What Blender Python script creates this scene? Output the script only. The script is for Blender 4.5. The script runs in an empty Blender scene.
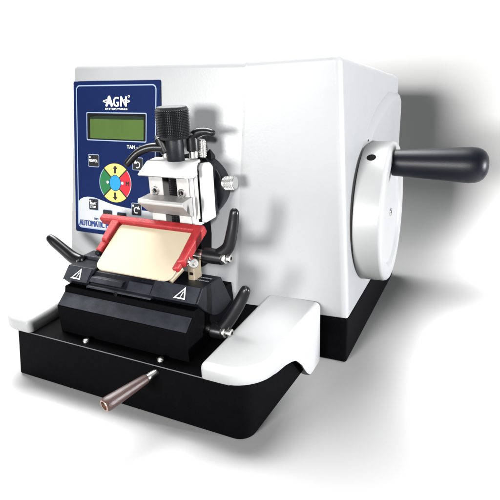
import bpy, bmesh, math
import numpy as np
from mathutils import Vector, Matrix

S = 0.1                      # everything below is written in decimetres
scene = bpy.context.scene
COL = scene.collection
PI = math.pi

# ------------------------------------------------------------------ materials
def mat(name, color, rough=0.5, metal=0.0, spec=0.5, noise=0.0, nscale=60.0, bump=0.0, bscale=200.0,
        rvar=0.0, coat=0.0, stretch=None):
    m = bpy.data.materials.new(name); m.use_nodes = True
    nt = m.node_tree; b = nt.nodes['Principled BSDF']
    b.inputs['Base Color'].default_value = (*color, 1)
    b.inputs['Roughness'].default_value = rough
    b.inputs['Metallic'].default_value = metal
    b.inputs['Specular IOR Level'].default_value = spec
    b.inputs['Coat Weight'].default_value = coat
    b.inputs['Coat Roughness'].default_value = 0.12
    tc = nt.nodes.new('ShaderNodeTexCoord')
    vec = tc.outputs['Object']
    if stretch:
        mp = nt.nodes.new('ShaderNodeMapping'); mp.inputs['Scale'].default_value = stretch
        nt.links.new(vec, mp.inputs['Vector']); vec = mp.outputs['Vector']
    if noise or rvar:
        n = nt.nodes.new('ShaderNodeTexNoise'); n.inputs['Scale'].default_value = nscale
        n.inputs['Detail'].default_value = 6; n.inputs['Roughness'].default_value = 0.6
        nt.links.new(vec, n.inputs['Vector'])
        if noise:
            r = nt.nodes.new('ShaderNodeMapRange')
            r.inputs['From Min'].default_value = 0.3; r.inputs['From Max'].default_value = 0.7
            r.inputs['To Min'].default_value = 1 - noise; r.inputs['To Max'].default_value = 1 + noise
            nt.links.new(n.outputs['Fac'], r.inputs['Value'])
            mx = nt.nodes.new('ShaderNodeVectorMath'); mx.operation = 'SCALE'
            mx.inputs[0].default_value = color
            nt.links.new(r.outputs['Result'], mx.inputs['Scale'])
            nt.links.new(mx.outputs['Vector'], b.inputs['Base Color'])
        if rvar:
            r = nt.nodes.new('ShaderNodeMapRange')
            r.inputs['From Min'].default_value = 0.3; r.inputs['From Max'].default_value = 0.7
            r.inputs['To Min'].default_value = max(0.03, rough - rvar); r.inputs['To Max'].default_value = min(1, rough + rvar)
            nt.links.new(n.outputs['Fac'], r.inputs['Value'])
            nt.links.new(r.outputs['Result'], b.inputs['Roughness'])
    if bump:
        n2 = nt.nodes.new('ShaderNodeTexNoise'); n2.inputs['Scale'].default_value = bscale
        n2.inputs['Detail'].default_value = 3
        nt.links.new(vec, n2.inputs['Vector'])
        bp = nt.nodes.new('ShaderNodeBump'); bp.inputs['Strength'].default_value = bump
        bp.inputs['Distance'].default_value = 0.0006
        nt.links.new(n2.outputs['Fac'], bp.inputs['Height'])
        nt.links.new(bp.outputs['Normal'], b.inputs['Normal'])
    return m

WHITE   = mat('white_enamel', (0.258, 0.262, 0.266), 0.38, spec=0.45, noise=0.015, nscale=14, bump=0.10, bscale=420, rvar=0.06)
COVERW  = mat('white_cover_plastic', (0.355, 0.358, 0.361), 0.45, spec=0.4, noise=0.015, nscale=20, bump=0.12, bscale=500, rvar=0.05)
WHEELW  = mat('white_wheel_enamel', (0.325, 0.329, 0.333), 0.36, spec=0.45, noise=0.015, nscale=14, bump=0.10, bscale=420, rvar=0.06)
BLACK   = mat('black_base_paint', (0.0016, 0.0016, 0.0020), 0.6, spec=0.02, noise=0.2, nscale=80, bump=0.2, bscale=900)
SATIN   = mat('black_anodised', (0.0050, 0.0056, 0.0078), 0.42, spec=0.16, noise=0.25, nscale=70, bump=0.2, bscale=1200, rvar=0.10)
SLATE   = mat('dark_grey_anodised', (0.016, 0.018, 0.023), 0.48, spec=0.22, noise=0.35, nscale=60, bump=0.2, bscale=1200, rvar=0.10)
LEVER   = mat('black_lever_coating', (0.0030, 0.0030, 0.0038), 0.30, spec=0.24, noise=0.2, nscale=90, bump=0.12, bscale=1600)
GRIPB   = mat('black_handle_plastic', (0.0024, 0.0031, 0.0070), 0.42, spec=0.20, noise=0.15, nscale=60, bump=0.12, bscale=900)
KNURLB  = mat('black_knurled', (0.0040, 0.0042, 0.005), 0.42, spec=0.2)
STEEL   = mat('polished_steel', (0.62, 0.61, 0.59), 0.24, metal=1.0, noise=0.08, nscale=120, rvar=0.08)
KNURLS  = mat('knurled_steel', (0.62, 0.62, 0.61), 0.30, metal=1.0)
ALU     = mat('satin_aluminium', (0.36, 0.35, 0.337), 0.45, metal=0.25, noise=0.06, nscale=90, bump=0.15, bscale=700, rvar=0.1)
ALUW    = mat('bright_aluminium', (0.40, 0.40, 0.40), 0.6, metal=0.0, spec=0.25, noise=0.04, nscale=60, bump=0.1, bscale=800)
DARKIN  = mat('dark_recess', (0.003, 0.003, 0.003), 0.7, spec=0.1)
NAVY    = mat('navy_print', (0.0032, 0.0100, 0.051), 0.26, spec=0.2, noise=0.10, nscale=18, bump=0.05, bscale=900)
PALEBL  = mat('pale_blue_line', (0.22, 0.28, 0.40), 0.45, spec=0.2)
GREYP   = mat('grey_print', (0.36, 0.37, 0.385), 0.42, spec=0.2, noise=0.04, nscale=30)
INKW    = mat('white_ink', (0.80, 0.82, 0.84), 0.5, spec=0.2)
INKN    = mat('navy_ink', (0.012, 0.035, 0.14), 0.5, spec=0.2)
INKK    = mat('black_ink', (0.006, 0.006, 0.007), 0.45, spec=0.25)
KEYK    = mat('black_key', (0.006, 0.006, 0.008), 0.38, spec=0.3)
YELLOW  = mat('yellow_print', (0.52, 0.41, 0.11), 0.45, spec=0.25, noise=0.05, nscale=40)
GREEN   = mat('green_print', (0.007, 0.10, 0.03), 0.45, spec=0.25)
REDP    = mat('red_print', (0.40, 0.008, 0.018), 0.45, spec=0.25)
CYAN    = mat('blue_print', (0.011, 0.18, 0.46), 0.42, spec=0.25)
LCD     = mat('lcd_green', (0.052, 0.092, 0.022), 0.22, spec=0.3, noise=0.10, nscale=12)
RED     = mat('red_guard_paint', (0.225, 0.012, 0.014), 0.48, spec=0.35, noise=0.22, nscale=160, bump=0.6, bscale=520)
CREAM   = mat('cream_plate', (0.365, 0.305, 0.218), 0.50, spec=0.2, noise=0.03, nscale=10, bump=0.06, bscale=600)
BRASS   = mat('pale_brass', (0.25, 0.205, 0.145), 0.42, metal=0.4, noise=0.06, nscale=80)
BRONZE  = mat('copper_rod', (0.65, 0.38, 0.22), 0.35, metal=1.0)
WOOD    = mat('brown_lever_grip', (0.040, 0.020, 0.017), 0.42, spec=0.4, noise=0.30, nscale=70, bump=0.3, bscale=300, stretch=(6, 1, 6))
BRONZEC = mat('bronze_ring', (0.34, 0.22, 0.17), 0.30, metal=0.8)

# ------------------------------------------------------------------ mesh builder
class MB:
    """collects several shapes (each with its own material) into one mesh"""
    def __init__(self):
        self.bm = bmesh.new(); self.mats = []
    def mi(self, m):
        if m not in self.mats: self.mats.append(m)
        return self.mats.index(m)
    def merge(self, b, m, bevel=0.0, seg=3, ang=32, flat=False):
        bmesh.ops.remove_doubles(b, verts=b.verts, dist=1e-6)
        bmesh.ops.recalc_face_normals(b, faces=b.faces)
        if bevel:
            es = [e for e in b.edges if len(e.link_faces) == 2 and e.calc_face_angle(0) > math.radians(ang)]
            bmesh.ops.bevel(b, geom=es, offset=bevel, segments=seg, profile=0.5, affect='EDGES', clamp_overlap=True)
        k = self.mi(m)
        for f in b.faces: f.material_index = k; f.smooth = not flat
        me = bpy.data.meshes.new('tmp'); b.to_mesh(me); b.free()
        self.bm.from_mesh(me); bpy.data.meshes.remove(me)
        return self
    def box(self, x0, x1, y0, y1, z0, z1, m, bevel=0.0, seg=3, M=None):
        b = bmesh.new()
        v = [b.verts.new((x, y, z)) for x in (x0, x1) for y in (y0, y1) for z in (z0, z1)]
        for f in ((0,1,3,2),(4,6,7,5),(0,4,5,1),(2,3,7,6),(0,2,6,4),(1,5,7,3)): b.faces.new([v[i] for i in f])
        if M: b.transform(M)
        return self.merge(b, m, bevel, seg)
    def loft(self, rings, m, bevel=0.0, seg=3, caps=True, ang=32):
        b = bmesh.new()
        R = [[b.verts.new(p) for p in r] for r in rings]
        n = len(R[0])
        for a, c in zip(R, R[1:]):
            for i in range(n): b.faces.new((a[i], a[(i+1) % n], c[(i+1) % n], c[i]))
        if caps: b.faces.new(R[0][::-1]); b.faces.new(R[-1])
        return self.merge(b, m, bevel, seg, ang)
    def prism_x(self, yz, x0, x1, m, bevel=0.0, seg=3, ang=32):
        return self.loft([[(x0, y, z) for y, z in yz], [(x1, y, z) for y, z in yz]], m, bevel, seg, True, ang)
    def prism_z(self, xy, z0, z1, m, bevel=0.0, seg=3, ang=32):
        return self.loft([[(x, y, z0) for x, y in xy], [(x, y, z1) for x, y in xy]], m, bevel, seg, True, ang)
    def lathe(self, p, d, prof, m, n=40, bevel=0.0):
        p = Vector(p); d = Vector(d).normalized()
        a = d.orthogonal().normalized(); c = d.cross(a)
        b = bmesh.new(); rings = []
        for t, r in prof:
            if r < 1e-6: rings.append([b.verts.new(p + d*t)])
            else: rings.append([b.verts.new(p + d*t + (a*math.cos(2*PI*i/n) + c*math.sin(2*PI*i/n))*r) for i in range(n)])
        for A, B in zip(rings, rings[1:]):
            for i in range(n):
                j = (i+1) % n
                if len(A) == 1 and len(B) == 1: continue
                if len(A) == 1: b.faces.new((A[0], B[j], B[i]))
                elif len(B) == 1: b.faces.new((A[i], A[j], B[0]))
                else: b.faces.new((A[i], A[j], B[j], B[i]))
        return self.merge(b, m, bevel)
    def rod(self, p0, p1, r, m, r1=None, n=28, ch=0.012):
        p0 = Vector(p0); p1 = Vector(p1); L = (p1-p0).length; r1 = r if r1 is None else r1
        ch = min(ch, r*0.4, L*0.3)
        return self.lathe(p0, p1-p0, [(0,0),(0,r-ch),(ch*0.3,r-ch*0.3),(ch,r),(L-ch,r1),(L-ch*0.3,r1-ch*0.3),(L,r1-ch),(L,0)], m, n)
    def knurl(self, p0, p1, r, m, n=44, rows=16, depth=0.012, ch=0.02):
        p0 = Vector(p0); d = Vector(p1)-p0; L = d.length; d.normalize()
        a = d.orthogonal().normalized(); c = d.cross(a)
        b = bmesh.new(); rings = []
        pt = lambda t, rr, i: p0 + d*t + (a*math.cos(2*PI*i/n)+c*math.sin(2*PI*i/n))*rr
        body = [ch+(L-2*ch)*k/rows for k in range(rows+1)]
        prof = [(0, r-ch)] + [(t, r-depth) for t in body] + [(L, r-ch)]
        rings = [[b.verts.new(pt(t, rr, i)) for i in range(n)] for t, rr in prof]
        for q, (A, B) in enumerate(zip(rings, rings[1:])):
            for i in range(n):
                j = (i+1) % n
                if 1 <= q <= rows:                      # little pyramids: the diamond knurl
                    v = b.verts.new(pt((prof[q][0]+prof[q+1][0])/2, r, i+.5))
                    for e in ((A[i],A[j]),(A[j],B[j]),(B[j],B[i]),(B[i],A[i])): b.faces.new((e[0],e[1],v))
                else: b.faces.new((A[i], A[j], B[j], B[i]))
        b.faces.new(rings[0][::-1]); b.faces.new(rings[-1])
        return self.merge(b, m, flat=True)
    def sweep(self, pts, rad, m, ratio=1.0, n=20, sub=8, up=(0,-1,0)):
        """rounded bar along a smooth path; ratio squeezes it along `up`"""
        P = [Vector(p) for p in pts]; Q = []; RR = []
        for i in range(len(P)-1):
            p0 = P[max(i-1,0)]; p1 = P[i]; p2 = P[i+1]; p3 = P[min(i+2,len(P)-1)]
            for s in range(sub):
                t = s/sub
                Q.append(0.5*((2*p1)+(p2-p0)*t+(2*p0-5*p1+4*p2-p3)*t*t+(3*p1-p0-3*p2+p3)*t**3))
                RR.append(rad[i]*(1-t)+rad[i+1]*t)
        Q.append(P[-1]); RR.append(rad[-1])
        up = Vector(up); b = bmesh.new(); rings = []
        def ring(c, tan, r):
            side = tan.cross(up).normalized(); u = side.cross(tan).normalized()
            return [b.verts.new(c + side*math.cos(2*PI*k/n)*r + u*math.sin(2*PI*k/n)*r*ratio) for k in range(n)]
        N = len(Q)
        t0 = (Q[1]-Q[0]).normalized(); t1 = (Q[-1]-Q[-2]).normalized()
        for a in (80, 55, 28):
            rings.append(ring(Q[0]-t0*RR[0]*math.sin(math.radians(a))*0.6, t0, RR[0]*math.cos(math.radians(a))))
        for i in range(N):
            tan = (Q[min(i+1,N-1)]-Q[max(i-1,0)]).normalized()
            rings.append(ring(Q[i], tan, RR[i]))
        for a in (28, 55, 80):
            rings.append(ring(Q[-1]+t1*RR[-1]*math.sin(math.radians(a)), t1, RR[-1]*math.cos(math.radians(a))))
        for A, B in zip(rings, rings[1:]):
            for i in range(n):
                j = (i+1) % n
                b.faces.new((A[i], A[j], B[j], B[i]))
        b.faces.new(rings[0][::-1]); b.faces.new(rings[-1])
        return self.merge(b, m)
    def sheet(self, pts, m, f):
        """flat printed shape: pts (u, v) mapped to 3-D by f"""
        b = bmesh.new(); b.faces.new([b.verts.new(f(u, v)) for u, v in pts])
        k = self.mi(m)
        for fc in b.faces: fc.material_index = k
        me = bpy.data.meshes.new('tmp'); b.to_mesh(me); b.free(); self.bm.from_mesh(me); bpy.data.meshes.remove(me)
        return self
    def strip(self, outer, inner, m, f):
        b = bmesh.new()
        O = [b.verts.new(f(u, v)) for u, v in outer]; I = [b.verts.new(f(u, v)) for u, v in inner]; n = len(O)
        for i in range(n): b.faces.new((O[i], O[(i+1) % n], I[(i+1) % n], I[i]))
        k = self.mi(m)
        for fc in b.faces: fc.material_index = k
        me = bpy.data.meshes.new('tmp'); b.to_mesh(me); b.free(); self.bm.from_mesh(me); bpy.data.meshes.remove(me)
        return self
    def text(self, s, box, m, f, bold=0.0):
        """lettering fitted to box (u0, u1, v0, v1)"""
        cu = bpy.data.curves.new('tmp', 'FONT'); cu.body = s; cu.size = 1; cu.resolution_u = 4
        o = bpy.data.objects.new('tmp', cu); COL.objects.link(o)
        dg = bpy.context.evaluated_depsgraph_get()
        me = bpy.data.meshes.new_from_object(o.evaluated_get(dg))
        xs = [v.co.x for v in me.vertices]; ys = [v.co.y for v in me.vertices]
        x0, x1, y0, y1 = min(xs), max(xs), min(ys), max(ys)
        u0, u1, v0, v1 = box
        me.materials.clear()
        k = self.mi(m)
        for p in me.polygons: p.material_index = k
        src = [v.co.copy() for v in me.vertices]
        w = bold*(v1-v0)
        for j, du in enumerate((0.0,) if not bold else (-w/2, 0.0, w/2)):
            for v, c in zip(me.vertices, src):
                v.co = f(u0+w/2+(c.x-x0)/(x1-x0)*(u1-u0-w)+du, v0+(c.y-y0)/(y1-y0)*(v1-v0)) + Vector((0,-.0003*j,.00006*j))
            self.bm.from_mesh(me)
        bpy.data.objects.remove(o); bpy.data.curves.remove(cu); bpy.data.meshes.remove(me)
        return self
    def build(self, name, parent=None, wn=True):
        me = bpy.data.meshes.new(name)
        self.bm.transform(Matrix.Scale(S, 4))
        self.bm.to_mesh(me); self.bm.free()
        for m in self.mats: me.materials.append(m)
        me.set_sharp_from_angle(angle=math.radians(38))
        o = bpy.data.objects.new(name, me); COL.objects.link(o)
        if parent: o.parent = parent
        if wn:
            w = o.modifiers.new('weighted_normals', 'WEIGHTED_NORMAL'); w.keep_sharp = True
        return o

def rrect(u0, u1, v0, v1, r, n=6):
    pts = []
    for cx, cy, a in ((u1-r, v1-r, 0), (u0+r, v1-r, 90), (u0+r, v0+r, 180), (u1-r, v0+r, 270)):
        for k in range(n+1):
            t = math.radians(a+90*k/n); pts.append((cx+r*math.cos(t), cy+r*math.sin(t)))
    return pts
def corner(cx, cy, r, a0, a1, n=8):
    return [(cx+r*math.cos(math.radians(a0+(a1-a0)*k/n)), cy+r*math.sin(math.radians(a0+(a1-a0)*k/n))) for k in range(n+1)]
def ell(cx, cy, rx, ry, a0=0, a1=360, n=48, end=False):
    return [(cx+rx*math.cos(math.radians(a0+(a1-a0)*k/n)), cy+ry*math.sin(math.radians(a0+(a1-a0)*k/n))) for k in range(n+(1 if end else 0))]

root = bpy.data.objects.new('rotary_microtome', None); COL.objects.link(root)
root.empty_display_size = 0.05
root['label'] = 'white and black laboratory rotary microtome with navy keypad, red blade guard and black crank handle'
root['category'] = 'microtome'

# ------------------------------------------------------------------ base plinths
mb = MB()
pl = [(-2.64,-0.80)] + corner(-2.60,-2.335,0.04,180,270,4) + corner(-0.13,-2.225,0.15,270,358,8) + [(0.10,-0.80)]
flare = lambda x, y: (x-0.115*(1 if x < -2 else 0), y)
b0 = [(*flare(x, y), 0.012) for x, y in pl]; b1 = [(x, y, 0.57) for x, y in pl]
mb.loft([b0, b1], BLACK, 0.012, 2, ang=40)
EDGE = mat('edge_highlight', (0.06, 0.062, 0.07), 0.5)  # thin grey rod paints the highlight along the front top edge
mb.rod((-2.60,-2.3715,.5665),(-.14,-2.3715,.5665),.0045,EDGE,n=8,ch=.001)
base = mb.build('base_plinth', root)
for x in (-1.77, -0.886):
    MB().lathe((x,-2.29,0.57), (0,0,1), [(0,0.036),(0.018,0.036),(0.03,0.028),(0.034,0.014),(0.034,0)], STEEL, 20).build('screw', base)
mb = MB()
mb.box(-2.78,0.455,-0.87,1.66,0.012,0.548,BLACK,0.03)
mb.build('rear_plinth', root)

# ------------------------------------------------------------------ white housing
mb = MB()
def ring(t):
    # t = 0 at the bottom, 1 at the top; front is slightly raked, sides have draft
    lerp = lambda a, c: a+(c-a)*t
    P = [(lerp(-2.81,-2.63), lerp(-1.48,-1.03), lerp(.552,3.140)),
         (lerp(-1.45,-1.42), lerp(-1.42,-1.035), lerp(.552,3.122)),
         (lerp(-.78,-.52), lerp(-0.99,-1.035), lerp(.552,3.102)),
         (lerp(.458,.312), lerp(-.875,-.85), lerp(.552,3.130)),
         (lerp(.44,.345), lerp(1.78,1.80), lerp(.552,2.825)),
         (lerp(-2.78,-2.62), lerp(1.78,1.80), lerp(.552,2.845))]
    return P
b = bmesh.new()
NR = 7
R = [[b.verts.new(p) for p in ring(k/(NR-1))] for k in range(NR)]
for A, B in zip(R, R[1:]):
    for i in range(6): b.faces.new((A[i], A[(i+1) % 6], B[(i+1) % 6], B[i]))
b.faces.new(R[0][::-1]); b.faces.new(R[-1])
bmesh.ops.recalc_face_normals(b, faces=b.faces)
lay = b.edges.layers.float.new('bevel_weight_edge')
for e in b.edges:
    i0 = [(r.index(v), k) for v in e.verts for k, r in enumerate(R) if v in r]
    cols = {c for c, _ in i0}
    if len(cols) == 1:
        e[lay] = {0: .7, 1: 0, 2: .12, 3: .55, 4: .6, 5: .8}[cols.pop()]
    elif all(k == NR-1 for _, k in i0): e[lay] = .55
    elif all(k == 0 for _, k in i0): e[lay] = .12
bv = [e for e in b.edges if e[lay] > 0]
# bevel per weight by a modifier-free pass
me = bpy.data.meshes.new('tmp'); b.to_mesh(me); b.free()
o = bpy.data.objects.new('tmp', me); COL.objects.link(o)
md = o.modifiers.new('b', 'BEVEL'); md.limit_method = 'WEIGHT'; md.width = 0.13; md.segments = 6; md.profile = 0.5
dg = bpy.context.evaluated_depsgraph_get()
m2 = bpy.data.meshes.new_from_object(o.evaluated_get(dg))
b = bmesh.new(); b.from_mesh(m2)
bpy.data.objects.remove(o); bpy.data.meshes.remove(me); bpy.data.meshes.remove(m2)
mb.merge(b, WHITE)
# raised fairing on the right flank, behind the hand wheel
arc = [(-.20,1.95),(-.05,2.13),(.14,2.255),(.34,2.345),(.6,2.425),(1.1,2.525),(1.45,2.565),(1.66,2.56),(1.75,2.50),(1.78,2.38),(1.78,.75),(-.20,.75)]
fc_ = (1.0, 1.1)
def fr(x, k): return [(x, fc_[0]+(y-fc_[0])*(1+k*(1.0 if y < 1.4 else .2)), fc_[1]+(z-fc_[1])*(1+k*(1.0 if y < 1.4 else .4))) for y, z in arc]
mb.loft([fr(.25,.17), fr(.325,.125), fr(.362,.085), fr(.386,.045), fr(.398,.018), fr(.402,0)], WHITE)
# thin black shadow gasket under the housing
mb.build('housing', root)

# ------------------------------------------------------------------ side covers (arm rests)
def cover(mirror):
    cx = -1.425
    fx = (lambda x: 2*cx-x+.045*max(0,(x+.42)/.6)) if mirror else (lambda x: x)
    out = [(-.425,-.93)] + corner(-.365,-2.325,.06,180,270,5) + corner(-.21,-2.02,.365,270,360,14) + [(.157,-1.85),(.158,-1.70),(.16,-1.58),(.162,-1.48),(.165,-1.40),(.168,-1.33),(.17,-1.27),(.172,-1.22),(.175,-1.15),(.178,-.93)]
    def low(x, y):
        if x < .1 or y < -2.08: return .572
        t = np.interp(y, [-2.1,-1.78,-1.57,-1.41,-1.29,-1.22,-1.15,-.8], [.572,.50,.40,.25,.085,.02,.012,.012])
        return float(t)
    n = len(out); nor = []
    for i in range(n):
        p = Vector(out[i-1] if i else out[0]); q = Vector(out[(i+1) % n] if i < n-1 else out[-1]); d = (q-p).normalized()
        nor.append(Vector((-d.y, d.x)))     # inward for this winding
    def off(k, z):
        return [(fx(out[i][0]+nor[i].x*k), out[i][1]+nor[i].y*k, z) for i in range(n)]
    rings = [[(fx(x), y, low(x, y)) for x, y in out],
             [(fx(x), y, max(low(x, y)+.01, .655)) for x, y in out]]
    for a in (22, 45, 67, 90):
        k = .06*(1-math.cos(math.radians(a))); z = .655+.06*math.sin(math.radians(a))
        rings.append(off(k, z))
    b = bmesh.new(); V = [[b.verts.new(p) for p in r] for r in rings]
    for A, B in zip(V, V[1:]):
        for i in range(n): b.faces.new((A[i], A[(i+1) % n], B[(i+1) % n], B[i]))
    b.faces.new(V[-1])
    bmesh.ops.recalc_face_normals(b, faces=b.faces)
    m = MB(); m.merge(b, COVERW)
    o = m.build('arm_cover', root, wn=False)
    sd = o.modifiers.new('thickness', 'SOLIDIFY'); sd.thickness = .0035; sd.offset = -1
    # outward normals must point away from the body of the cover
    w = o.modifiers.new('weighted_normals', 'WEIGHTED_NORMAL'); w.keep_sharp = True
    return o
cover(False); cover(True)

# ------------------------------------------------------------------ control panel
def PF(off):
    # panel plane: raked like the housing front; off = distance proud of it
    return lambda u, v: Vector((u, -1.046-.195*(3.0-v)-off, v+.195*off))
mb = MB()
rc = rrect(-2.60,-1.455,1.335,2.948,.02,3)
mb.loft([[PF(-.03)(u,v) for u,v in rc], [PF(.018)(u,v) for u,v in rc]], NAVY, .004, 1, ang=50)
o1 = rrect(-2.555,-1.498,1.385,2.905,.05); 
mb.strip(o1, rrect(-2.543,-1.510,1.397,2.893,.04), PALEBL, PF(.0235))
wave = [(-2.543,1.675),(-2.52,1.70),(-2.472,1.722),(-2.42,1.733),(-2.37,1.735),(-2.31,1.731),(-2.256,1.72),(-2.18,1.703),(-2.116,1.688),(-2.05,1.676),(-1.978,1.667),(-1.88,1.658),(-1.776,1.652),(-1.65,1.648),(-1.510,1.650)]
gp = wave + [(-1.510,1.437)] + corner(-1.55,1.437,.04,0,-90,5)[1:] + corner(-2.503,1.437,.04,270,180,5)
mb.sheet(gp[::-1], GREYP, PF(.0215))
panel = mb.build('control_panel', root, wn=False)
# display: bright bezel line, dark recess, green glass
mb = MB()
mb.strip(rrect(-2.410,-1.614,2.339,2.630,.012,2), rrect(-2.400,-1.624,2.349,2.620,.01,2), PALEBL, PF(.026))
mb.sheet(rrect(-2.400,-1.624,2.349,2.620,.01,2), DARKIN, PF(.022))
mb.sheet(rrect(-2.362,-1.652,2.362,2.560,.006,2), LCD, PF(.0245))
mb.sheet([(-2.362,2.560),(-2.362,2.578),(-2.30,2.590),(-1.80,2.596),(-1.652,2.590),(-1.652,2.560)][::-1], mat('lcd_recess_shade',(0.010,0.020,0.012),.25,spec=.3), PF(.024))  # dark strip paints the recess shade along the top of the glass
mb.build('display', panel, wn=False)
# logo
mb = MB(); f = PF(.024)
z0, z1 = 2.690, 2.792
A0, A1 = -2.150, -2.052
def slab(p, q, w): 
    d = Vector((q[0]-p[0], q[1]-p[1])).normalized(); nn = Vector((-d.y, d.x))*w*.5
    return [(p[0]+nn.x,p[1]+nn.y),(p[0]-nn.x,p[1]-nn.y),(q[0]-nn.x,q[1]-nn.y),(q[0]+nn.x,q[1]+nn.y)]
mb.sheet(slab((A0+.012,z0),(-2.098,z1),.026), INKW, f)
mb.sheet(slab((A1-.006,z0),(-2.102,z1),.030), INKW, PF(.0242))
mb.text('G', (-2.046,-1.968,z0-.002,z1-.008), INKW, f, .10)
mb.text('N', (-1.952,-1.868,z0,z1-.004), INKW, f, .10)
co, ci = (-2.005,2.742), (-2.005,2.742)
for a0, a1 in ((128,232),(-52,52)):
    o_ = ell(*co,.178,.026,a0,a1,14,True); i_ = ell(*co,.158,.013,a1,a0,14,True)
    mb.sheet(o_+i_, INKW, PF(.0246))
mb.sheet(slab((-2.115,2.722),(-2.07,2.722),.018), INKW, PF(.0244))
mb.text('ENTERPRISES', (-2.152,-1.858,2.657,2.674), INKW, f, .06)
mb.strip(ell(-1.842,2.790,.012,.012,n=16), ell(-1.842,2.790,.007,.007,n=16), INKW, f)
mb.build('logo', panel, wn=False)
# lettering
MB().text('TAM - 101', (-1.866,-1.640,2.272,2.307), INKW, PF(.024), .06).build('model_lettering', panel, wn=False)
MB().text('TRIM', (-2.325,-2.262,1.490,1.513), INKN, PF(.025), .08).build('trim_lettering', panel, wn=False)
MB().sheet(ell(-2.358,1.508,.012,.012,n=16), INKW, PF(.025)).build('indicator_lamp', panel, wn=False)
MB().text('AUTOMATIC MICROTOME', (-2.540,-1.79,1.410,1.476), INKN, PF(.025), .13).build('title_lettering', panel, wn=False)
for k in range(8):
    MB().sheet(ell(-2.155+.036*k,1.640,.009,.009,n=12), INKW, PF(.025)).build('indicator_lamp', panel, wn=False)
# keys
def key(name, x0, x1, za, zb, deco, led=True):
    m = MB()
    r = rrect(x0,x1,za,zb,.012,3)
    m.loft([[PF(.018)(u,v) for u,v in r],[PF(.030)(u,v) for u,v in r]], KEYK, .003, 1, ang=50)
    m.strip(rrect(x0-.006,x1+.006,za-.006,zb+.006,.014,3), r, PALEBL, PF(.0245))
    if led: m.sheet(ell(x0+.022,zb-.024,.0115,.0115,n=16), INKW, PF(.0315))
    deco(m, PF(.0318))
    return m.build(name, panel, wn=False)
key('power_key',-2.388,-2.247,2.066,2.188, lambda m,f: m.text('POWER',(-2.378,-2.257,2.112,2.140),INKW,f,.08))
def ss(m,f):
    m.text('START',(-2.372,-2.277,1.655,1.680),INKW,f,.08); m.text('STOP',(-2.365,-2.284,1.618,1.643),INKW,f,.08)
key('start_stop_key',-2.386,-2.262,1.598,1.716, ss)
def rot(cx, cz, flip):
    def d(m,f):
        s = -1 if flip else 1
        for k in range(14):
            a0, a1 = 130-s*0-21*k, 130-21*(k+1)
            if k >= 12: break
            p = lambda a, r: (cx+s*r*math.cos(math.radians(a)), cz+r*math.sin(math.radians(a)))
            q = [p(a0,.034),p(a0,.024),p(a1,.024),p(a1,.034)]
            m.sheet(q if s > 0 else q[::-1], INKW, f)
        p = (cx-s*.026, cz+.022)
        m.sheet([(p[0]-.018,p[1]-.008),(p[0]+.020,p[1]-.010),(p[0]-.002,p[1]+.022)], INKW, f)
    return d
key('rotation_key',-1.788,-1.662,2.062,2.182, rot(-1.722,2.112,False))
key('rotation_key',-1.798,-1.674,1.592,1.714, rot(-1.733,1.645,True))
key('mode_key',-2.190,-2.068,1.500,1.612, lambda m,f: m.sheet([(-2.145,1.545),(-2.113,1.545),(-2.129,1.575)],INKW,f), False)
key('mode_key',-1.994,-1.872,1.490,1.602, lambda m,f: m.sheet([(-1.949,1.535),(-1.917,1.535),(-1.933,1.565)],INKW,f), False)
# four-colour round keypad
mb = MB(); c = (-2.022,1.908); rx, ry = .217, .203
mb.sheet(ell(*c, rx+.006, ry+.006), INKK, PF(.0220))
for a, m in ((45,YELLOW),(135,GREEN),(225,YELLOW),(315,REDP)):
    A = a+2.2; Bq = a+90-2.2
    out = ell(*c,rx,ry,A,Bq,16,True); inn = ell(*c,.080,.085,Bq-2,A+2,10,True)
    mb.sheet(out+inn, m, PF(.0245))
    b_ = out+[out[0]]
    for p, q in zip(out, out[1:]):
        mb.sheet([p,q,(c[0]+(q[0]-c[0])*.965,c[1]+(q[1]-c[1])*.965),(c[0]+(p[0]-c[0])*.965,c[1]+(p[1]-c[1])*.965)], PALEBL if m in (GREEN,REDP) else m, PF(.0252))
mb.sheet(ell(*c,.074,.079), CYAN, PF(.0255))
for s in (1,-1):
    zc = c[1]+s*.140
    mb.sheet([(c[0]-.014,zc-s*.040),(c[0]+.014,zc-s*.040),(c[0]+.014,zc+s*.008),(c[0]+.034,zc+s*.008),(c[0],zc+s*.044),(c[0]-.034,zc+s*.008),(c[0]-.014,zc+s*.008)][::s], INKK, PF(.026))
for x in (-.103,.098): mb.sheet(ell(c[0]+x,c[1]+.004,.015,.015,n=16), INKW, PF(.026))
mb.text('M', (c[0]+.142,c[0]+.188,c[1]-.022,c[1]+.026), INKK, PF(.026), .12)
mb.strip(ell(c[0]-.150,c[1]-.002,.036,.020,n=24), ell(c[0]-.150,c[1]-.002,.024,.010,n=24), mat('dark_green_ink',(0.004,.07,.02),.5), PF(.026))
mb.build('round_keypad', panel, wn=False)

# ------------------------------------------------------------------ hand wheel
ax = Vector((1,.04,.03)).normalized(); wc = Vector((.425,.07,1.45))
mb = MB()
mb.lathe(wc, ax, [(-.12,.34),(-.035,.34),(-.035,.755),(-.029,.766),(-.017,.77),(.215,.77),(.240,.762),(.256,.745),(.262,.72),(.262,.625),(.256,.60),(.232,.57),(.222,.545),(.222,.10),(.226,0)], WHEELW, 128)
wheel = mb.build('hand_wheel', root)
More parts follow.
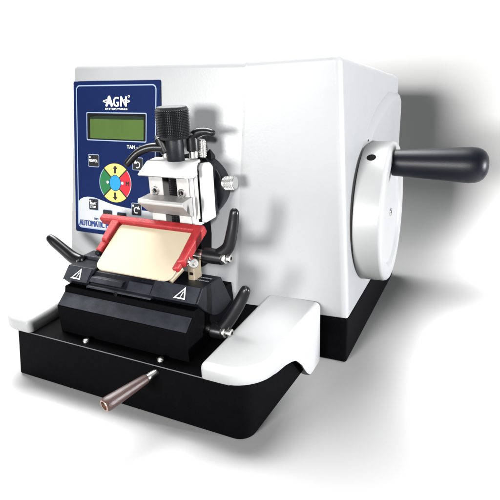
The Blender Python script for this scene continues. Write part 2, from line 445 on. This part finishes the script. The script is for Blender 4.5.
# hole for the locking pin in the rim, and one more on the flank beside it
rim_dir = (Vector((0,-.40,.72)) - ax*Vector((0,-.40,.72)).dot(ax)).normalized()
p = wc + ax*.075 + rim_dir*.7665
MB().lathe(p, rim_dir, [(0,.048),(.0045,.048),(.0055,.044),(.0055,0)], DARKIN, 28).build('pin_hole', wheel)
MB().rod(wc+ax*.222, wc+ax*.236, .045, STEEL, n=24).lathe(wc+ax*.2365, ax, [(0,.02),(.0,0)], DARKIN, 6).build('axle_screw', wheel)
h0 = Vector((.66,.01,2.02)); hd = Vector((1,.03,.012)).normalized()
mb = MB()
mb.lathe(h0, hd, [(0,0),(0,.134),(.02,.138),(.03,.1385),(.25,.150),(.50,.165),(.68,.178),(.755,.181),(.815,.175),(.855,.161),(.888,.136),(.912,.100),(.926,.055),(.930,0)], GRIPB, 64)
mb.build('crank_handle', wheel)
# recess catch on the flank (dark notch above the wheel)
MB().rod((.33,.02,2.222),(.388,.02,2.222),.034,DARKIN,n=24,ch=.003).build('lock_hole', root)

# ------------------------------------------------------------------ orientation head behind the clamp
mb = MB()
mb.lathe((-1.06,-1.0,1.925),(0,-1,0),[(-.1,.2),(0,.2),(.02,.30),(.04,.315),(.20,.335),(.225,.330),(.235,.315),(.235,0)],SATIN,72)
mb.box(-1.42,-.965,-1.33,-1.02,1.10,1.72,BLACK,.02)
mb.box(-1.35,-.80,-1.50,-1.20,1.66,2.18,SATIN,.03)
head = mb.build('orientation_head', root)
mb = MB(); mb.rod((-.78,-1.2,1.975),(-.70,-1.2,1.982),.028,BRONZE); mb.knurl((-.73,-1.2,1.98),(-.605,-1.2,1.993),.070,KNURLS,22,6,.016,.012)
mb.build('knurled_screw', head, wn=False)
MB().lathe((-.90,-1.16,2.215),(.1,0,1),[(0,.055),(.03,.05),(.085,.004),(.086,0)],LEVER,4).build('pointer', head)

# ------------------------------------------------------------------ specimen clamp
mb = MB()
mb.box(-1.335,-1.175,-1.60,-1.42,1.61,2.14,ALU,.008)
mb.box(-1.020,-.895,-1.60,-1.42,1.61,2.14,ALU,.008)
mb.box(-1.33,-.90,-1.45,-1.38,1.62,2.13,ALU,.006)
mb.box(-1.175,-1.020,-1.462,-1.45,1.62,2.13,DARKIN)
mb.box(-.896,-.862,-1.575,-1.40,1.615,2.20,ALUW,.008)
mb.box(-.862,-.836,-1.50,-1.40,1.66,2.16,DARKIN)
mb.box(-.866,-.834,-1.545,-1.515,1.70,2.12,ALU,.004)
clamp = mb.build('specimen_clamp', root)
MB().prism_x([(-1.50,1.655),(-1.30,1.655),(-1.30,2.17),(-1.35,2.215),(-1.46,2.225),(-1.50,2.19)],-.838,-.782,ALUW,.018,4).build('cheek_plate', clamp)
def sheared(yz, x0, x1, m, bv, k=.26, y0=-1.6):
    mb = MB()
    return mb.loft([[(x+k*(y0-y), y, z) for y, z in yz] for x in (x0, x1)], m, bv)
sheared([(-1.86,2.176),(-1.84,2.160),(-1.62,2.112),(-1.38,2.112),(-1.38,2.245),(-1.62,2.252)],-1.325,-.815,ALUW,.012).build('upper_jaw', clamp)
sheared([(-1.86,1.925),(-1.84,1.945),(-1.58,1.925),(-1.58,1.735),(-1.62,1.745),(-1.855,1.905)],-1.355,-.865,ALU,.007).build('lower_jaw', clamp)
for x, z in ((-1.262,1.968),(-.962,1.962)):
    MB().lathe((x,-1.60,z),(0,-1,0),[(0,.042),(.014,.042),(.018,.038),(.018,.024),(.004,.022),(.004,0)],STEEL,24).lathe((x,-1.6045,z),(0,-1,0),[(0,.021),(.001,0)],DARKIN,6).build('socket_screw', clamp)
mb = MB(); mb.knurl((-1.098,-1.50,1.56),(-1.098,-1.50,2.12),.066,LEVER,28,30,.005,.01)
mb.build('threaded_rod', clamp)
mb = MB()
mb.rod((-1.045,-1.53,2.24),(-1.045,-1.53,2.50),.082,SATIN)
mb.knurl((-1.045,-1.53,2.455),(-1.045,-1.53,2.735),.156,KNURLB,56,17,.009,.02)
mb.lathe((-1.045,-1.53,2.733),(0,0,1),[(0,.135),(.006,.128),(.006,.0)],KNURLB,48)
mb.build('clamp_knob', clamp, wn=False)
mb = MB()      # right-hand lever
mb.rod((-.93,-1.40,2.25),(-.93,-1.40,2.33),.044,STEEL)
mb.rod((-.93,-1.40,2.32),(-.93,-1.40,2.49),.062,LEVER)
mb.sweep([(-.935,-1.40,2.44),(-.87,-1.40,2.49),(-.78,-1.40,2.505),(-.715,-1.40,2.495)],[.052,.045,.036,.030],LEVER,1.0)
mb.knurl((-.865,-1.34,2.25),(-.865,-1.34,2.42),.035,KNURLS,22,9,.006,.01)
mb.build('clamp_lever', clamp)
mb = MB()      # left-hand lever
mb.rod((-1.195,-1.47,2.25),(-1.195,-1.47,2.33),.034,STEEL)
mb.rod((-1.175,-1.48,2.31),(-1.235,-1.49,2.45),.058,LEVER)
mb.lathe((-1.228,-1.49,2.44),(-.35,0,.9),[(0,.046),(.03,.046),(.04,.04),(.045,0)],STEEL,24)
mb.sweep([(-1.20,-1.50,2.36),(-1.32,-1.54,2.36),(-1.44,-1.58,2.315),(-1.545,-1.62,2.215)],[.045,.042,.038,.034],LEVER,1.0)
mb.build('clamp_lever', clamp)

# ------------------------------------------------------------------ blade holder
mb = MB()
mb.prism_x([(-2.22,.572),(-2.22,.86),(-2.09,.965),(-2.075,1.02),(-1.35,1.0),(-1.30,.572)],-2.165,-.625,BLACK,.008)
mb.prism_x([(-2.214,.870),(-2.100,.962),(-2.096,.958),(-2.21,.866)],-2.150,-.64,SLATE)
# lighter grey facet along the front chamfer
holder = mb.build('blade_holder', root)
# tilting upper carriage with its curved underside
prof = [(-2.055,1.085),(-1.945,1.195),(-1.60,1.165),(-1.42,.84)]
arcp = []
for k in range(1, 12):
    t = k/12; y = -1.42+(-2.055+1.42)*t; z = .84+(1.085-.84)*t - .145*math.sin(PI*t)
    arcp.append((y, z))
mb = MB()
mb.prism_x(prof+arcp,-1.13,-.60,SATIN,.010)
mb.prism_x([(y-.001, z) for y, z in prof]+arcp,-2.20,-1.86,SATIN,.010)
mb.prism_x([(-2.03,1.05),(-2.03,1.075),(-1.93,1.165),(-1.62,1.16),(-1.45,.9),(-1.9,.9)],-1.88,-1.11,SATIN,.006)
# front faces of the two tabs carry dark grey plates
mb.prism_x([(-2.062,1.086),(-1.952,1.197),(-1.948,1.193),(-2.056,1.082)],-1.11,-.62,SLATE)
mb.prism_x([(-2.062,1.086),(-1.952,1.197),(-1.948,1.193),(-2.056,1.082)],-2.19,-1.88,SLATE)
mb.prism_x([(-2.074,1.045),(-2.066,1.062),(-2.02,1.068),(-2.02,1.04)],-1.88,-1.10,SLATE,.002,1)
carr = mb.build('tilting_carriage', holder)
mb = MB()     # blade clamping strips, with the blade slit between them
mb.prism_x([(-2.045,1.100),(-2.005,1.135),(-1.96,1.135),(-2.0,1.095)],-1.86,-1.46,SLATE,.006,2)
mb.prism_x([(-2.05,1.082),(-1.985,1.155),(-1.955,1.15),(-2.0,1.075)],-1.40,-1.12,SLATE,.006,2)
mb.build('blade_clamp_strip', holder)
MB().lathe((-1.51,-2.07,1.035),(0,-1,.25),[(0,.022),(.008,.022),(.01,.012),(.004,.008),(.004,0)],DARKIN,18).build('grub_screw', holder)
MB().prism_x([(-1.72,1.17),(-1.72,1.215),(-1.56,1.215),(-1.50,1.10)],-2.215,-1.55,SLATE,.012).build('rear_rail', holder)
# warning triangles on the sloping front of each tab
def FF(off):
    a = Vector((0,.11,.111)).normalized(); nn = Vector((0,-.111,.11)).normalized(); o_ = Vector((0,-2.062,1.086))
    return lambda u, v: o_+Vector((u,0,0))+a*v+nn*off
for x in (-.795,-2.035):
    m = MB(); f = FF(.004)
    T = [(x-.062,.022),(x+.062,.022),(x+.03,.140)]; cx = x+.010; cy = .062
    I = [(cx+(u-cx)*.70, cy+(v-cy)*.70) for u, v in T]
    m.strip(T, I, INKW, f)
    m.sheet([(cx-.004,.050),(cx+.004,.050),(cx+.016,.092),(cx+.006,.092)], INKW, f)
    m.sheet(ell(cx-.002,.042,.005,.004,n=10), INKW, f)
    m.build('warning_triangle', holder, wn=False)
m = MB()
def TF(u, v): return Vector((u, v, 1.195-(v+1.945)*(.03/.345)+.004))
for r_, (ya, xa, xb) in enumerate(((-1.715,-.83,-.645),(-1.79,-.81,-.635))):
    x = xa; k = 0
    while x < xb:
        w = (.010,.016,.008,.013)[(k*3+r_) % 4]
        m.sheet([(x,ya),(x+w,ya),(x+w,ya+.026),(x,ya+.026)], GREYP, TF); x += w+.006; k += 1
m.build('engraved_marks', holder, wn=False)

def clamping_lever(name, x0, x1, x2, x3, x4, y, z, arm, rad, rr=.045, rs=.075):
    m = MB()
    m.rod((x0,y,z),(x1,y,z),rr,STEEL)
    m.rod((x1,y,z),(x2,y,z-.002),rs,LEVER,rs*.92)
    m.rod((x2-.005,y,z),(x2+.03,y,z),rs*.78,STEEL)
    m.rod((x2+.03,y,z),(x4,y,z),rs*.52,STEEL)
    m.lathe((x4+.0008,y,z),(1,0,0),[(0,rs*.26),(.0004,0)],DARKIN,6)
    m.sweep(arm, rad, LEVER, .8)
    return m.build(name, holder)
clamping_lever('clamp_lever',-.86,-.705,-.50,-.48,-.425,-1.70,1.415,
    [(-.54,-1.70,1.44),(-.455,-1.69,1.52),(-.415,-1.68,1.66),(-.395,-1.67,1.78),(-.385,-1.67,1.845)],[.062,.058,.055,.050,.044])
clamping_lever('clamp_lever',-.66,-.572,-.455,-.43,-.365,-1.87,.742,
    [(-.47,-1.86,.77),(-.40,-1.84,.87),(-.33,-1.82,.99),(-.275,-1.80,1.10),(-.245,-1.80,1.165)],[.064,.062,.060,.056,.050],.04,.078)
m = MB()
m.sweep([(-2.20,-1.78,1.17),(-2.30,-1.78,1.20),(-2.42,-1.78,1.275),(-2.53,-1.78,1.345),(-2.575,-1.78,1.375)],[.070,.068,.062,.058,.050],LEVER,.9)
m.rod((-2.28,-1.86,1.09),(-2.18,-1.86,1.09),.035,LEVER)
m.build('clamp_lever', holder)

# ------------------------------------------------------------------ red guard and cream plate
pd = Vector((0,.46,.30)).normalized(); pn = Vector((0,-.30,.46)).normalized(); po = Vector((.03,-2.10,1.286))
def PP(u, v, w): return po+Vector((u,0,0))+pd*v+pn*w
LV = math.hypot(.46,.30)
m = MB()
out = rrect(-1.735,-.865,-.005,LV+.03,.09,8)
m.loft([[PP(u,v,-.012) for u,v in out],[PP(u,v,.012) for u,v in out]], CREAM, .006, 2, ang=50)
m.build('debris_plate', holder)
m = MB()
def bar(u0,u1,v0,v1,w0,w1,bv=.022):
    r = [(u0,v0),(u1,v0),(u1,v1),(u0,v1)]
    m.loft([[PP(u,v,w0) for u,v in r],[PP(u,v,w1) for u,v in r]], RED, bv, 4)
bar(-1.99,-.765,LV-.005,LV+.075,-.035,.065)
def barp(r, w0, w1, bv=.022):
    m.loft([[PP(u,v,w0) for u,v in r],[PP(u,v,w1) for u,v in r]], RED, bv, 4)
barp([(-1.815,.30),(-1.735,.30),(-1.725,LV+.04),(-1.84,LV+.04)],-.035,.06)
barp([(-1.83,.185),(-1.755,.185),(-1.74,.36),(-1.825,.36)],-.03,.035)
barp([(-.865,.17),(-.795,.19),(-.765,LV+.05),(-.865,LV+.05)],-.035,.068)
barp([(-.895,.11),(-.835,.12),(-.82,.24),(-.885,.24)],-.03,.045)
g = m.build('finger_guard', holder)
MB().lathe(PP(-1.795,.185,.0),-pd,[(0,.036),(.02,.036),(.028,.030),(.03,0)],LEVER,20).build('guard_tip', g)
m = MB()
m.lathe((-.80,-1.88,1.415),(.55,-.8,.15),[(0,.05),(.03,.05),(.03,.03),(.045,.028),(.045,0)],STEEL,6)
m.lathe((-.745,-1.86,1.395),(.75,-.6,.1),[(0,.045),(.05,.045),(.055,.04),(.055,.022),(.03,.02),(.03,0)],STEEL,24)
m.build('pivot_bolt', g)
m = MB()
m.rod((-.845,-1.90,1.345),(-.905,-2.02,1.255),.042,BRASS,ch=.008)
m.prism_x([(-1.80,1.17),(-1.66,1.17),(-1.66,1.345),(-1.74,1.37),(-1.80,1.34)],-.845,-.775,BRASS,.01)
m.build('pivot_bracket', holder)
m = MB(); m.box(-.822,-.785,-1.807,-1.795,1.235,1.262,DARKIN,.004); m.build('bracket_slot', holder)

# ------------------------------------------------------------------ front base lever
l0 = Vector((-.882,-2.36,.505)); l1 = Vector((-1.045,-2.90,.462)); ld = (l1-l0).normalized()
m = MB()
m.rod(l0, l0+ld*.22, .032, STEEL, .040)
L_ = (l1-l0).length
m.lathe(l0, ld, [(.12,0),(.12,.036),(.14,.043),(.20,.047),(L_-.06,.064),(L_-.02,.063),(L_,.054)], WOOD, 40)
m.lathe(l0, ld, [(L_-.001,.055),(L_+.004,.050),(L_+.004,.041),(L_-.02,.036),(L_-.02,0)], BRONZEC, 40)
m.build('base_lever', root)
# ------------------------------------------------------------------ floor and paper backdrop: one swept sheet
b = bmesh.new()
prof = [(-60,0),(-20,0),(-8,0),(2.6,0)] + [(2.6+.95*math.sin(math.radians(a)), .95-.95*math.cos(math.radians(a))) for a in range(6,91,6)] + [(3.55,3),(3.55,8),(3.55,16)]
xs = [-60,-20,-10,-5,0,5,10,20,60]
V = [[b.verts.new((x,y,z)) for y,z in prof] for x in xs]
for A, B in zip(V, V[1:]):
    for i in range(len(prof)-1): b.faces.new((A[i],B[i],B[i+1],A[i+1]))
for fc in b.faces: fc.smooth = True
PAPER = bpy.data.materials.new('white_paper'); PAPER.use_nodes = True
nt = PAPER.node_tree; bs = nt.nodes['Principled BSDF']
bs.inputs['Roughness'].default_value = .9; bs.inputs['Specular IOR Level'].default_value = .05
tc = nt.nodes.new('ShaderNodeTexCoord'); nz = nt.nodes.new('ShaderNodeTexNoise'); nz.inputs['Scale'].default_value = 9
nt.links.new(tc.outputs['Object'], nz.inputs['Vector'])
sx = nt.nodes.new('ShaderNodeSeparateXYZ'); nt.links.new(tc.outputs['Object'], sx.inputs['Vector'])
# shade put into the colour: floor end darker, so shadows there read deeper
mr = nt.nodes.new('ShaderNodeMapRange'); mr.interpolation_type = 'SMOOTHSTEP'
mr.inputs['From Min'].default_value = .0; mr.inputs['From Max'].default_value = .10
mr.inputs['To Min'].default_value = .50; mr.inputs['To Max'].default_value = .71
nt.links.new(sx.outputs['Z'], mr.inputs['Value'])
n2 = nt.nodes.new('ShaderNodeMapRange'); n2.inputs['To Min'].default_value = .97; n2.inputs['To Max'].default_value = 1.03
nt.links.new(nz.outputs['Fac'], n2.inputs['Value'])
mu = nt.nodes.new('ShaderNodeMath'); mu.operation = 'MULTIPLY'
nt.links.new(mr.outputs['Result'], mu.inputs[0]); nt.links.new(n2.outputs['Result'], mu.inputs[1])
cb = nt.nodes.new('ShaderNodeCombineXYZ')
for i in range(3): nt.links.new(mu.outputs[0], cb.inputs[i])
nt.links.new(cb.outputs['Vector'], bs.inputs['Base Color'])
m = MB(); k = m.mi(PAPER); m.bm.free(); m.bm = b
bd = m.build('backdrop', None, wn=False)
bd['kind'] = 'structure'

# ------------------------------------------------------------------ light
w = bpy.data.worlds.new('World'); scene.world = w; w.use_nodes = True
w.node_tree.nodes['Background'].inputs['Color'].default_value = (.96,.98,1,1)
w.node_tree.nodes['Background'].inputs['Strength'].default_value = .21
def area(name, target, direction, dist, size, power, color=(1,1,1), sy=None, spread=180, aim=None):
    d = Vector(direction).normalized(); pos = (Vector(target)-d*dist)
    la = bpy.data.lights.new(name, 'AREA'); la.energy = power; la.color = color
    la.shape = 'RECTANGLE'; la.size = size*S; la.size_y = (sy or size)*S; la.spread = math.radians(spread)
    o = bpy.data.objects.new(name, la); COL.objects.link(o); o.location = pos*S
    a = Vector(aim) if aim else d
    o.rotation_euler = a.to_track_quat('-Z','Y').to_euler()
    return o
def spot(name, pos, target, radius, power, blend=.6, color=(1,1,1), soft=.5):
    pos = Vector(pos); d = Vector(target)-pos
    la = bpy.data.lights.new(name, 'SPOT'); la.energy = power; la.color = color
    la.spot_size = 2*math.atan(radius/d.length); la.spot_blend = blend; la.shadow_soft_size = soft*S
    o = bpy.data.objects.new(name, la); COL.objects.link(o); o.location = pos*S
    o.rotation_euler = d.to_track_quat('-Z','Y').to_euler()
    return o
area('key_softbox',(-.3,0,1.8),(.17,1.0,-.14),45,10.5,335,(1,.995,.985))
area('top_fill',(-1.2,-2.6,0),(.27,-.42,-1),9.4,7,20,(1,1,1),sy=5.5,spread=110,aim=(.22,-.72,-.69))  # unseen lamp added to whiten the floor and throw shade forward of the base
area('side_fill',(.5,3.0,1.3),(-1,.0,0),42,1.0,600,(.97,.985,1),sy=5)  # made-up fill from the right, brightens the flank and wheel
spot('front_fill',(4.2,-11,6),(-1.0,-.9,2.15),2.15,58)  # added fill from the camera side, lifts the housing front and its shadows
spot('arm_fill',(4.0,-7.5,7.5),(-.12,-1.42,.7),.66,104)  # added narrow beam, only there to brighten the right arm cover
spot('floor_fill',(7,-2.0,9),(3.05,-.5,0),2.15,230,1.0)  # added lamp that clears the right-hand floor to white
area('backdrop_fill',(-6,2.4,.2),(.55,.12,-.75),9,4,3.4,spread=75)  # invented lamp, whitens the grey band at the left rear of the sheet
spot('floor_fill',(5.5,.8,8),(2.75,2.6,.3),1.75,75,1.0)  # second added beam, whitens the sweep at the right rear

# ------------------------------------------------------------------ camera
F = 509.4; C = Vector((1.648,-5.491,3.130)); yaw, pitch, roll = [math.radians(a) for a in (-26.356,20.779,-2.274)]
fw = Vector((math.sin(yaw)*math.cos(pitch), math.cos(yaw)*math.cos(pitch), -math.sin(pitch)))
rt = Vector((math.cos(yaw), -math.sin(yaw), 0)); up = rt.cross(fw)
r2 = rt*math.cos(roll)+up*math.sin(roll); u2 = -rt*math.sin(roll)+up*math.cos(roll)
cam = bpy.data.cameras.new('camera'); co = bpy.data.objects.new('camera', cam); COL.objects.link(co)
cam.sensor_width = 36; cam.lens = 36*F/500; cam.clip_start = .01; cam.clip_end = 100
co.matrix_world = Matrix(((r2.x,u2.x,-fw.x,C.x*S),(r2.y,u2.y,-fw.y,C.y*S),(r2.z,u2.z,-fw.z,C.z*S),(0,0,0,1)))
scene.camera = co
scene.cycles.diffuse_bounces = 0
scene.view_settings.view_transform = 'Standard'; scene.view_settings.look = 'None'; scene.view_settings.exposure = 0
